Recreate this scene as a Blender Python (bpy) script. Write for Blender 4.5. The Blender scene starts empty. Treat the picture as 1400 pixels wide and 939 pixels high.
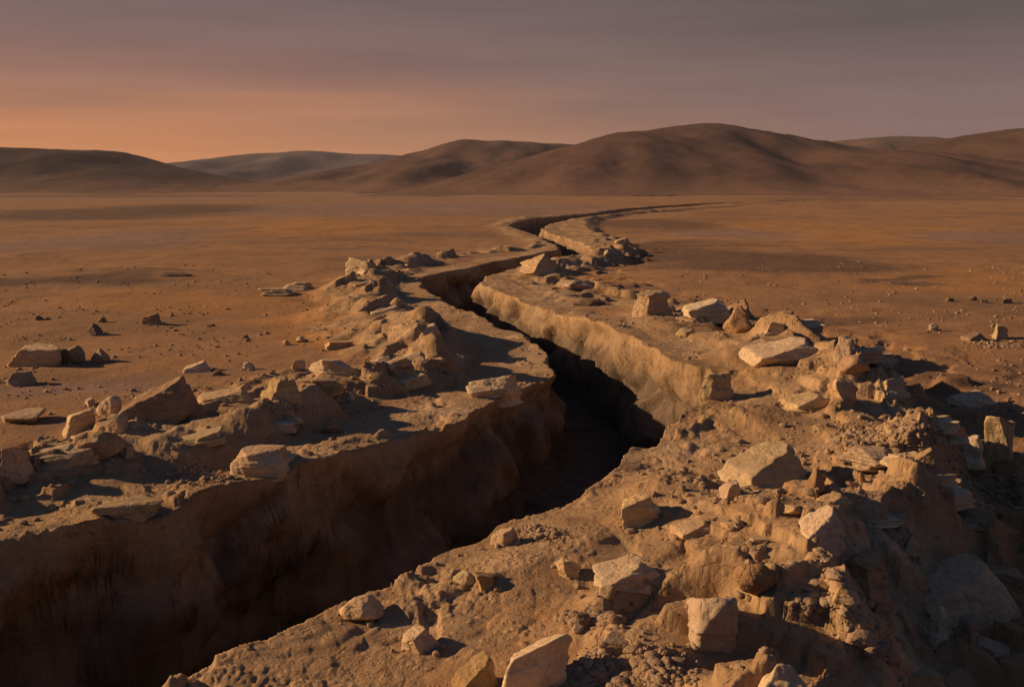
import bpy, math, random
import numpy as np
from mathutils import Vector, Matrix

# ------------------------------------------------------------------ basics
sc = bpy.context.scene
col = sc.collection
FPX = 1300.0                       # focal length in pixels of a 1400 px wide picture
CAM_H = 6.0
HORIZ = 250.0
PITCH = math.atan((469.5 - HORIZ) / FPX)
SUN_EL = math.radians(19.5)
HAZE = 0.00016
SUN_AZ = math.radians(9.0)         # light travels towards +x, turned this much towards the viewer
rng = np.random.default_rng(7)


def pix_dir(px, py):
    """World direction through a pixel (camera looks along +y, pitched down)."""
    a = (px - 700.0) / FPX
    b = (469.5 - py) / FPX
    c, s = math.cos(PITCH), math.sin(PITCH)
    return np.array([a, c + b * s, -s + b * c])


def on_plane(px, py, z):
    d = pix_dir(px, py)
    t = (z - CAM_H) / d[2]
    return d[0] * t, d[1] * t


def at_depth(px, py, y):
    d = pix_dir(px, py)
    t = y / d[1]
    return d[0] * t, CAM_H + d[2] * t


# ------------------------------------------------------------------ noise
def h2(ix, iy, seed):
    x = (ix.astype(np.int64) * 374761393 + iy.astype(np.int64) * 668265263 + seed * 982451653) & 0xFFFFFFFF
    x = ((x ^ (x >> 13)) * 1274126177) & 0xFFFFFFFF
    x = ((x ^ (x >> 16)) * 2246822519) & 0xFFFFFFFF
    x = x ^ (x >> 15)
    return (x & 0xFFFFFF).astype(np.float32) / float(0xFFFFFF)


def vnoise(x, y, seed=0):
    ix = np.floor(x); iy = np.floor(y)
    fx = (x - ix).astype(np.float32); fy = (y - iy).astype(np.float32)
    ix = ix.astype(np.int64); iy = iy.astype(np.int64)
    ux = fx * fx * fx * (fx * (fx * 6 - 15) + 10); uy = fy * fy * fy * (fy * (fy * 6 - 15) + 10)
    tot = 0
    out = []
    for dx in (0, 1):
        for dy in (0, 1):
            a = h2(ix + dx, iy + dy, seed) * 6.2831853
            out.append(np.cos(a) * (fx - dx) + np.sin(a) * (fy - dy))
    g00, g01, g10, g11 = out
    return (g00 * (1 - ux) * (1 - uy) + g10 * ux * (1 - uy) + g01 * (1 - ux) * uy + g11 * ux * uy) * 1.5


def fbm(x, y, seed=0, octv=4, gain=0.5):
    s = 0; a = 1.0; f = 1.0
    for o in range(octv):
        s = s + a * vnoise(x * f + 17.3 * o, y * f - 9.1 * o, seed + o)
        a *= gain; f *= 2.03
    return s


def fbm3(p, seed=0, octv=3):
    """cheap 3-D noise from three 2-D slices"""
    x, y, z = p[..., 0], p[..., 1], p[..., 2]
    return (fbm(x + 0.7 * z, y + 0.31 * z, seed, octv) + fbm(y + 0.6 * x, z, seed + 11, octv) + fbm(z - 0.4 * y, x, seed + 23, octv)) / 1.8


def facets(x, y, seed, bias=(0.35, -0.05), steep=1.6):
    """Angular slabs of rubble: upper envelope of tilted flat-topped blocks, rising towards +x and breaking off."""
    ix = np.floor(x).astype(np.int64); iy = np.floor(y).astype(np.int64)
    best = np.full(x.shape, -9.0, np.float32)
    for dx in (-1, 0, 1):
        for dy in (-1, 0, 1):
            cx = ix + dx; cy = iy + dy
            px = cx + 0.1 + 0.8 * h2(cx, cy, seed); py = cy + 0.1 + 0.8 * h2(cx, cy, seed + 1)
            a = h2(cx, cy, seed + 2) * 3.1416
            ca, sa = np.cos(a), np.sin(a)
            rx = (x - px).astype(np.float32); ry = (y - py).astype(np.float32)
            u = (rx * ca + ry * sa) / (0.45 + 0.55 * h2(cx, cy, seed + 3))
            v = (-rx * sa + ry * ca) / (0.35 + 0.4 * h2(cx, cy, seed + 4))
            q = np.maximum(np.abs(u), np.abs(v)) * 0.75 + 0.25 * np.sqrt(u * u + v * v)
            g = bias[0] + 0.5 * (h2(cx, cy, seed + 5) - 0.5)
            gy = bias[1] + 0.6 * (h2(cx, cy, seed + 6) - 0.5)
            hgt = 0.75 * h2(cx, cy, seed + 7) + g * rx + gy * ry - steep * np.maximum(0, q - 0.5)
            best = np.maximum(best, hgt)
    return np.maximum(best, -0.35)


def smooth(t):
    t = np.clip(t, 0, 1)
    return t * t * (3 - 2 * t)


# ------------------------------------------------------------------ traced lines, put on the ground
def chaikin(P, n):
    P = np.array(P, float)
    for _ in range(n):
        Q = [P[0]]
        for a, b in zip(P[:-1], P[1:]):
            Q += [a * 0.8 + b * 0.2, a * 0.2 + b * 0.8]
        Q.append(P[-1])
        P = np.array(Q)
    return P


def line(pixels, z, head=(), tail=(), n=2):
    pts = [tuple(h) for h in head]
    for p in pixels:
        zz = p[2] if len(p) > 2 else z
        x, y = on_plane(p[0], p[1], zz)
        pts.append((x, y, zz))
    pts += [tuple(t) for t in tail]
    return chaikin(pts, n)


LEFT_RIM = line([(0, 736, .05), (110, 718, .08), (230, 686, .15), (310, 655), (420, 633), (520, 598), (610, 570), (690, 545, .05), (738, 522, -.2),
                 (752, 494, -.3), (738, 474, -.25), (700, 456, -.1), (655, 431, .1), (618, 412), (585, 394), (566, 379), (600, 371), (655, 361), (720, 350), (768, 338),
                 (752, 328), (728, 318), (694, 308), (706, 303.5), (760, 295), (830, 286.5), (880, 282), (1000, 276.5)], 0.25,
                head=[(-34, -14, .25), (-21, 2, .25)], tail=[(140, 400, .25)])
RIGHT_RIM = line([(277, 939, -.12), (397, 880, -.13), (469, 836, -.08), (558, 800, -.03), (639, 747, .07), (690, 713), (740, 690), (810, 658), (845, 628), (890, 602),
                  (935, 572), (968, 545), (972, 520), (945, 503, .55), (905, 482, .6), (868, 462, .6), (830, 441, .6), (785, 426, .55), (735, 410, .45), (684, 394), (652, 381),
                  (680, 371), (718, 361), (770, 352), (812, 342), (800, 332), (768, 322), (737, 313), (752, 305), (795, 297.5), (850, 288.5), (905, 283), (1000, 277.5)],
                 0.25, head=[(-24, -14, .25), (-11, 2.6, .25)], tail=[(143, 400, .25)])
LEFT_CREST = line([(-160, 600, 1.3), (0, 568, 1.35), (90, 560, 1.4), (160, 535, 1.5), (250, 536, 1.45), (380, 520, 1.3), (450, 498, 1.15), (545, 478, 1.05),
                   (597, 452, 1.35), (570, 420, 1.2), (525, 390, 1.2), (500, 362, 1.3), (560, 351, .6), (625, 342, .65), (690, 336, .5), (758, 325, .5),
                   (720, 314, .4), (690, 303, .4), (760, 292, .3), (850, 283, .25)], 1.0, head=[(-26, 3, .9)], tail=[(120, 390, .1)], n=1)
RIGHT_CREST = line([(985, 935, 1.4), (1075, 850, 1.4), (1130, 780, 1.5), (1122, 700, 1.6), (1140, 635, 1.6), (1225, 600, 1.6), (1252, 535, 1.6), (1185, 470, 1.65),
                    (1140, 453, 1.5), (1070, 436, 1.3), (1010, 417, 1.2), (960, 405, .9), (900, 395, .85), (850, 390, .6), (765, 372, .6), (735, 357, .85),
                    (790, 350, .6), (845, 336, .7), (850, 326, .6), (800, 309, .5), (800, 298, .4), (860, 287, .3)], 1.0,
                   head=[(-10, -10, 1.2), (-.4, 4.5, 1.3)], tail=[(150, 390, .1)], n=1)


def with_length(L):
    c = np.concatenate([[0], np.cumsum(np.linalg.norm(np.diff(L[:, :2], axis=0), axis=1))])
    return np.column_stack([L[:, :2], c])


def nearest(qx, qy, L):
    """distance, nearest x, y, height attribute and side (+ = to the left of the direction of travel) for every query point"""
    n = qx.size
    D = np.empty(n, np.float32); CX = np.empty(n, np.float32); CY = np.empty(n, np.float32)
    H = np.empty(n, np.float32); S = np.empty(n, np.float32)
    A = L[:-1].astype(np.float32); B = L[1:].astype(np.float32)
    dx = B[:, 0] - A[:, 0]; dy = B[:, 1] - A[:, 1]
    inv = 1.0 / np.maximum(dx * dx + dy * dy, 1e-9)
    step = 12000
    for i in range(0, n, step):
        x = qx[i:i + step, None]; y = qy[i:i + step, None]
        t = np.clip(((x - A[:, 0]) * dx + (y - A[:, 1]) * dy) * inv, 0, 1)
        px = A[:, 0] + t * dx - x; py = A[:, 1] + t * dy - y
        d2 = px * px + py * py
        k = d2.argmin(1); r = np.arange(len(k))
        D[i:i + step] = np.sqrt(d2[r, k])
        CX[i:i + step] = px[r, k] + x[:, 0]; CY[i:i + step] = py[r, k] + y[:, 0]
        H[i:i + step] = A[k, 2] + t[r, k] * (B[k, 2] - A[k, 2])
        S[i:i + step] = np.sign(dx[k] * -py[r, k] - dy[k] * -px[r, k])
    return D, CX, CY, H, S


def inside_poly(qx, qy, P):
    res = np.zeros(qx.shape, bool)
    n = len(P)
    for i in range(n):
        x1, y1 = P[i, :2]; x2, y2 = P[(i + 1) % n, :2]
        c = (y1 > qy) != (y2 > qy)
        with np.errstate(divide='ignore', invalid='ignore'):
            xi = (x2 - x1) * (qy - y1) / (y2 - y1) + x1
        res ^= c & (qx < xi)
    return res


# ------------------------------------------------------------------ the ground sheet
ys = [np.arange(-14, 9, 0.25)]
n1 = int(math.log(330 / 9.0) / 0.0033)
ys.append(9.0 * np.exp(np.arange(n1) * 0.0033))
ys.append(330 * np.exp(np.arange(0, 74) * 0.0303))
ys = np.concatenate(ys)
tc = np.linspace(-0.68, 0.68, 1050)
go = np.cumsum(1.075 ** np.arange(70)); go = go / go[-1] * 0.7
ts = np.concatenate([np.full(70, -.68), tc, np.full(70, .68)]); tg = np.concatenate([-go[::-1], 0 * tc, go])
YE = np.maximum(ys, 6.0)[:, None]
XX = ts[None] * (YE + 1.0) + tg[None] * (YE + 40.0)
YY = np.repeat(ys[:, None], len(ts), 1)
NY, NX = XX.shape
X = XX.ravel().astype(np.float32); Y = YY.ravel().astype(np.float32)
N = X.size

far = smooth((Y - 250) / 150)
Z = (0.45 * fbm(X / 60, Y / 60, 3, 3) + 0.16 * fbm(X / 24, Y / 20, 4, 3) + 0.07 * fbm(X / 6, Y / 6, 5, 3) + 0.028 * fbm(X / 1.3, Y / 1.3, 9, 4)).astype(np.float32)
Z *= 0.75
near_mask = (Y < 420) & (np.abs(X) < 60 + 0.4 * np.maximum(Y, 0))
idx = np.nonzero(near_mask)[0]
qx = X[idx]; qy = Y[idx]
fs = np.clip(qy / 35.0, 0.7, 1.0)
wx = qx + 0.30 * fbm(qx / 2.4, qy / 2.4, 21, 2) + 0.02 * fbm(qx / .35, qy / .35, 25, 2) + 0.24 * (facets(qx / 1.5, qy / 1.5, 27, bias=(0, 0)) - .3) + .06 * facets(qx / .6, qy / .6, 29, bias=(0, 0))
wy = qy + 0.30 * fbm(qx / 2.4 + 40, qy / 2.4, 31, 2) + 0.02 * fbm(qx / .35 + 40, qy / .35, 35, 2)

dl, lx, ly, al, _ = nearest(wx, wy, with_length(LEFT_RIM))
dr, rx, ry, ar, _ = nearest(wx, wy, with_length(RIGHT_RIM))
arc = np.where(dl < dr, al, ar + 500)
poly = np.vstack([LEFT_RIM, RIGHT_RIM[::-1]])
ins = inside_poly(wx, wy, poly)
left_near = dl < dr
dd = np.where(left_near, dl, dr)
cx = np.where(left_near, lx, rx); cy = np.where(left_near, ly, ry)
sd = np.where(ins, -dd, dd)
nx = (cx - wx) / np.maximum(dd, 1e-4); ny = (cy - wy) / np.maximum(dd, 1e-4)      # towards the rim
nx = np.where(ins, nx, -nx); ny = np.where(ins, ny, -ny)                             # outward

# spoil banks
c1, _, _, h1, s1 = nearest(wx, wy, LEFT_CREST)
c2, _, _, hh2, s2 = nearest(wx, wy, RIGHT_CREST)
outL = s1 > 0            # left of travel = plain side
outR = s2 < 0
wid = 0.75 + 0.5 * (0.5 + fbm(qx / 6, qy / 6, 41, 2))
tL = np.where(outL, c1 / (4.2 * wid), c1 / (1.9 * wid))
pL = np.where(outL, np.clip(1 - tL, 0, 1) ** 1.5, 1 - smooth(tL))
tR = np.where(outR, c2 / (2.3 * wid), c2 / (5.2 * wid))
pR = np.where(outR, np.clip(1 - tR, 0, 1) ** 1.25, np.clip(1 - tR, 0, 1) ** 1.25)
crestn = 0.86 + 0.45 * fbm(qx / 3.6, qy / 3.6, 51, 3)
zl = h1 * pL * crestn; zr = hh2 * pR * crestn
near_rim = smooth(sd / 1.8)
zl = zl * near_rim; zr = zr * near_rim
fadeF = 1 - .93 * smooth((qy - 60) / 80)
zl = zl * (1 - smooth((qy - 200) / 80)); zr = zr * (1 - smooth((qy - 200) / 80))
berm = np.maximum(zl, zr) + 0.35 * np.minimum(zl, zr)
rimz = np.clip(1 - np.abs(sd) / 3.5, 0, 1)
spoil = np.clip(np.maximum(np.maximum(np.clip(pL * 1.9, 0, 1), np.clip(pR * 1.9, 0, 1)), 0.9 * smooth(rimz * 1.3)), 0, 1)
spoil = spoil * (1 - .85 * smooth((qy - 120) / 90))
spoil = np.clip(spoil + 0.35 * fbm(qx / 1.1, qy / 1.1, 61, 3) * smooth(spoil * 3), 0, 1)
lee = np.where(outR, np.clip(1 - c2 / 7.0, 0, 1), 0)               # the rubble slope behind the right bank
rough = np.clip(np.maximum(np.maximum(pL ** 0.8, np.where(outR, pR, pR ** 1.7)), 0.85 * lee), 0, 1)
rough = rough * fadeF * (.25 + .75 * near_rim)
calm = np.ones_like(qx)                                   # smoother fans of sand between the rocks
for px_c, py_c, rad_c, k_c in [(525, 430, 4.0, .4), (470, 400, 3.5, .3), (800, 690, 2.6, .75), (900, 640, 2.6, .7), (700, 800, 1.8, .7), (960, 590, 2.5, .6), (560, 880, 1.3, .6), (850, 750, 1.2, .6), (1120, 590, 1.6, .4), (230, 588, 2.2, .85), (700, 870, 1.6, .6), (620, 830, 1.5, .6)]:
    xc, yc = on_plane(px_c, py_c, .6)
    calm = np.minimum(calm, 1 - k_c * np.exp(-(((wx - xc) ** 2 + (wy - yc) ** 2) / rad_c ** 2)))
f0 = facets(qx / 4.4 + 0.3 * fbm(qx / 2, qy / 2, 65, 2), qy / 4.4, 67, bias=(.5, 0), steep=9.0)
f1w = 1 - .6 * smooth((qy - 25) / 20)
f1 = f1w * facets(qx / 2.1 + .12 * fbm(qx / .8, qy / .8, 66, 2), qy / 2.1, 71, steep=6.5)
f2 = facets(qx / 0.72 + 3.7, qy / 0.72, 81, steep=6.0)
f3 = facets(qx / 0.26 + 1.7, qy / 0.26, 91, steep=5.0)
nearD = 1 - smooth((qy - 17) / 17)
f2 = f2 * nearD; f3 = f3 * nearD
patch = smooth(0.6 + 1.3 * fbm(qx / 2.6, qy / 2.6, 101, 2))
leeR = np.where(outR, np.clip(1 - c2 / 9.0, 0, 1), 0) * fadeF
rocky = leeR * smooth(c2 / 1.5) * (.25 + .75 * smooth((25 - qy) / 5)) * (.40 * (facets(qx / 3.0 + 5, qy / 2.4, 171, bias=(.15, .1), steep=7.0) - .2) + .30 * f1 + .16 * f2) + calm * rough * (0.50 * f0 + 0.38 * f1 + (0.15 * f2 + 0.05 * f3) * patch * rough)
rimrock = smooth(rimz * 1.4) * patch * (0.10 * f1 + 0.06 * f2 + 0.02 * f3)
zs = Z[idx] * (1 - 0.5 * spoil) + berm * 0.82 + 0.16 * rimz * (1 - smooth((qy - 230) / 60)) + rocky - 0.16 * rough + rimrock
zs = zs - (0.35 + 0.65 * smooth((26 - qy) / 8)) * np.where(outR, np.clip(1 - c2 / 11.0, 0, 1), 0) * smooth(c2 / 2.6)

# hollows dug between the rocks
for px_c, py_c, r_c, dz_ in [(1090, 858, .62, .62), (940, 768, .50, .42), (1010, 770, .45, .35), (690, 880, .35, .18), (230, 600, 1.3, .30), (60, 600, 1.2, .30)]:
    xc, yc = on_plane(px_c, py_c, 1.0 if px_c > 600 else .4)
    zs = zs - dz_ * np.exp(-(((wx - xc) / (1.5 * r_c)) ** 2 + ((wy - yc) / r_c) ** 2) ** 2)
# bedded rock: the rough ground breaks into ledges
bed = 0.26 + 0.16 * (1 - nearD) + 0.10 * fbm(qx / 7, qy / 7, 141, 2)
zz = zs + 0.10 * f2 * rough + 0.05 * nearD * fbm(qx / .8, qy / .8, 143, 3) + 0.05 * fbm(qx / 3.5, qy / 3.5, 144, 2) + 0.10 * qx
tb = zz / bed; fr = tb - np.floor(tb)
zt = (np.floor(tb) + 0.22 * fr + 0.78 * smooth((fr - (.55 + .27 * nearD)) / (.42 - .28 * nearD))) * bed - 0.10 * qx
ledge = np.clip(smooth(rough * 2.2) * smooth(.75 + 1.1 * fbm(qx / 3.3, qy / 3.3, 145, 2)), 0, 1) * (.35 + .65 * fadeF)
ledge = np.maximum(ledge, .6 * smooth(rimz * 1.5) * patch * fadeF)
ledge = ledge * (.35 + .65 * nearD) * calm ** 1.5 * (1 - .6 * leeR)
zs = zs + ledge * (zt - zs)
# loose crumbs
crumb = facets(qx / .11, qy / .11, 151, bias=(0, 0), steep=2.2)
zs = zs + 0.020 * crumb * smooth(spoil * 1.5) * smooth((40 - qy) / 18) * smooth(.4 + 1.4 * fbm(qx / 1.6, qy / 1.6, 153, 3))

ax_, ay_ = on_plane(722, 490, 0); bx_, by_ = on_plane(860, 458, .5)
zs = zs - .58 * np.where(left_near, 1, 0) * np.exp(-((qx - ax_) ** 2 + ((qy - ay_) * .75) ** 2) / 16.0)
zs = zs + .38 * np.where(left_near, 0, 1) * np.exp(-(((qx - bx_) / 3.5) ** 2 + ((qy - by_) / 9.0) ** 2))
zs = np.where(ins & (zs < -1.2), -1.2, zs)

# trench walls and floor
WB = 1.6
t = np.clip(-sd / WB, 0, 1)
DEP = (3.5 + 1.7 * smooth((25 - qy) / 6)) * np.clip(1.15 - qy / 500, .5, 1) + 0.3 * fbm(qx / 5, qy / 5, 111, 2)
DEP = DEP * (1 - smooth((qy - 285) / 35))
flo = -DEP + 0.16 * fbm(qx / 1.2, qy / 1.2, 113, 4) + 0.22 * facets(qx / 1.3, qy / 1.3, 117) * 0.6
prof = np.where(t < .82, t / .82 * 0.93, 0.93 + 0.07 * smooth((t - .82) / .18))
zw = zs + (flo - zs) * prof
zs2 = np.where(sd < 0, zw, zs)
shift = np.where(t < 1, np.clip(-sd, 0, WB) * 0.68, 0)
shift = np.where(-sd >= WB, 0.68 * WB * np.clip(1 - (-sd - WB) / 1.5, 0, 1), shift)
band = np.clip(t * 6, 0, 1) * np.clip((1 - t) * 5, 0, 1)
strat = fbm(zs2 * 1.5 + 0.15 * qx, qx * 0.12 + qy * 0.12, 121, 3)
blk = facets(arc / 2.7 + .10 * fbm(qx, qy, 135, 2), zs2 / 2.6 + 0.04 * arc, 131, bias=(0.35, 0.25), steep=3.0)
blk2 = facets(arc / .62 + 7, zs2 / .5, 137, bias=(0.1, 0.1), steep=2.5)
shift = shift + band * (0.10 * strat - 0.72 * (blk - 0.2) - .12 * blk2)
# a rock lip: the rim overhangs a little in places
X2 = X.copy(); Y2 = Y.copy(); Z2 = Z.copy()
X2[idx] = qx + nx * shift; Y2[idx] = qy + ny * shift; Z2[idx] = zs2
SP = np.zeros(N, np.float32); SP[idx] = spoil
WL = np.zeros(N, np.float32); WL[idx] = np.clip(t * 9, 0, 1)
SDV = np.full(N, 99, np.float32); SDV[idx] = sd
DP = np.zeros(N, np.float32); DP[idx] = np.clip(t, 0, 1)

def patches(items):
    out = np.zeros(N, np.float32)
    wX = X + 5.5 * fbm(X / 16, Y / 16, 161, 4); wY = Y + 5.5 * fbm(X / 16 + 9, Y / 16, 163, 4)
    for px, py, rx_, ry_, a in items:
        x0_, y0_ = on_plane(px, py, 0)
        yt = on_plane(px, py - ry_, 0)[1]; yb = on_plane(px, py + ry_, 0)[1]
        hy = np.where(wY > y0_, yt - y0_, y0_ - yb)
        q = np.sqrt(((wX - x0_) / (rx_ * y0_ / FPX)) ** 2 + ((wY - y0_) / hy) ** 2)
        out = np.maximum(out, a * (1 - smooth((q - .55) / .65)))
    return out


PD = patches([(150, 291, 210, 11, 1), (40, 386, 130, 10, 1), (940, 346, 150, 22, 1), (1010, 366, 210, 12, .9), (1090, 428, 130, 8, .8), (890, 306, 110, 8, .8),  # dark pavement, plus the shadow right of the far trench painted in
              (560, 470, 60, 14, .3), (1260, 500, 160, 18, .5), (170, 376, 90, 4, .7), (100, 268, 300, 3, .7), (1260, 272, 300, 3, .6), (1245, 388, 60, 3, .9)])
PM = patches([(110, 335, 170, 18, 1), (560, 287, 330, 12, 1), (1010, 318, 90, 8, 1), (1340, 324, 110, 9, 1), (150, 535, 170, 22, .8), (330, 270, 400, 5, .7)])
PO = patches([(440, 312, 140, 12, 1), (1150, 318, 220, 18, 1), (400, 445, 140, 26, 1), (1360, 392, 130, 22, .9), (260, 408, 240, 16, .9), (880, 410, 80, 10, .5)])

co = np.stack([X2, Y2, Z2], 1).astype(np.float32)
ii = np.arange(N).reshape(NY, NX)
quads = np.stack([ii[:-1, :-1], ii[:-1, 1:], ii[1:, 1:], ii[1:, :-1]], -1).reshape(-1, 4)


def mesh_np(name, verts, faces, smooth_shade=True):
    me = bpy.data.meshes.new(name)
    verts = np.ascontiguousarray(verts, np.float32); faces = np.ascontiguousarray(faces, np.int32)
    k = faces.shape[1]
    me.vertices.add(len(verts)); me.vertices.foreach_set('co', verts.ravel())
    me.loops.add(faces.size); me.loops.foreach_set('vertex_index', faces.ravel())
    me.polygons.add(len(faces)); me.polygons.foreach_set('loop_start', np.arange(0, faces.size, k, dtype=np.int32))
    me.update(calc_edges=True)
    me.polygons.foreach_set('use_smooth', np.full(len(faces), smooth_shade))
    me.update()
    return me


def link(name, me, mat=None, parent=None):
    o = bpy.data.objects.new(name, me)
    col.objects.link(o)
    if mat: me.materials.append(mat)
    if parent: o.parent = parent
    return o


# ------------------------------------------------------------------ materials
class NT:
    def __init__(self, name):
        self.m = bpy.data.materials.new(name); self.m.use_nodes = True
        self.t = self.m.node_tree; self.t.nodes.clear()
    def n(self, kind, **kw):
        nd = self.t.nodes.new(kind)
        for k, v in kw.items():
            if k.startswith('i_'): nd.inputs[k[2:]].default_value = v
            else: setattr(nd, k, v)
        return nd
    def l(self, a, b): self.t.links.new(a, b)
    def noise(self, vec, scale, detail=5, rough=.6, stretch=None):
        if stretch is not None:
            mp = self.n('ShaderNodeMapping'); mp.inputs['Scale'].default_value = stretch
            self.l(vec, mp.inputs['Vector']); vec = mp.outputs['Vector']
        nd = self.n('ShaderNodeTexNoise'); nd.inputs['Scale'].default_value = scale
        nd.inputs['Detail'].default_value = detail; nd.inputs['Roughness'].default_value = rough
        self.l(vec, nd.inputs['Vector'])
        return nd.outputs['Fac']
    def ramp(self, fac, stops):
        r = self.n('ShaderNodeValToRGB')
        e = r.color_ramp.elements
        while len(e) > 1: e.remove(e[0])
        e[0].position = stops[0][0]; e[0].color = (*stops[0][1], 1)
        for p, c in stops[1:]:
            x = e.new(p); x.color = (*c, 1)
        self.l(fac, r.inputs['Fac'])
        return r.outputs['Color']
    def mix(self, fac, a, b, mode='MIX'):
        m = self.n('ShaderNodeMix', data_type='RGBA', blend_type=mode)
        for s, v in ((m.inputs[0], fac), (m.inputs[6], a), (m.inputs[7], b)):
            if isinstance(v, (int, float)): s.default_value = v
            elif isinstance(v, tuple): s.default_value = (*v, 1)
            else: self.l(v, s)
        return m.outputs[2]
    def math(self, op, a, b=0.0):
        m = self.n('ShaderNodeMath', operation=op)
        for s, v in zip(m.inputs, (a, b)):
            if isinstance(v, (int, float)): s.default_value = v
            else: self.l(v, s)
        return m.outputs[0]
    def out(self, color, rough=.95, bumps=(), spec=.15):
        b = self.n('ShaderNodeBsdfPrincipled')
        b.inputs['Roughness'].default_value = rough
        b.inputs['Specular IOR Level'].default_value = spec
        if isinstance(color, tuple): b.inputs['Base Color'].default_value = (*color, 1)
        else: self.l(color, b.inputs['Base Color'])
        prev = None
        for fac, strength, dist in bumps:
            bp = self.n('ShaderNodeBump'); bp.inputs['Strength'].default_value = strength; bp.inputs['Distance'].default_value = dist
            self.l(fac, bp.inputs['Height'])
            if prev: self.l(prev, bp.inputs['Normal'])
            prev = bp.outputs['Normal']
        if prev: self.l(prev, b.inputs['Normal'])
        o = self.n('ShaderNodeOutputMaterial'); self.l(b.outputs[0], o.inputs['Surface'])
        return self.m


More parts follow.
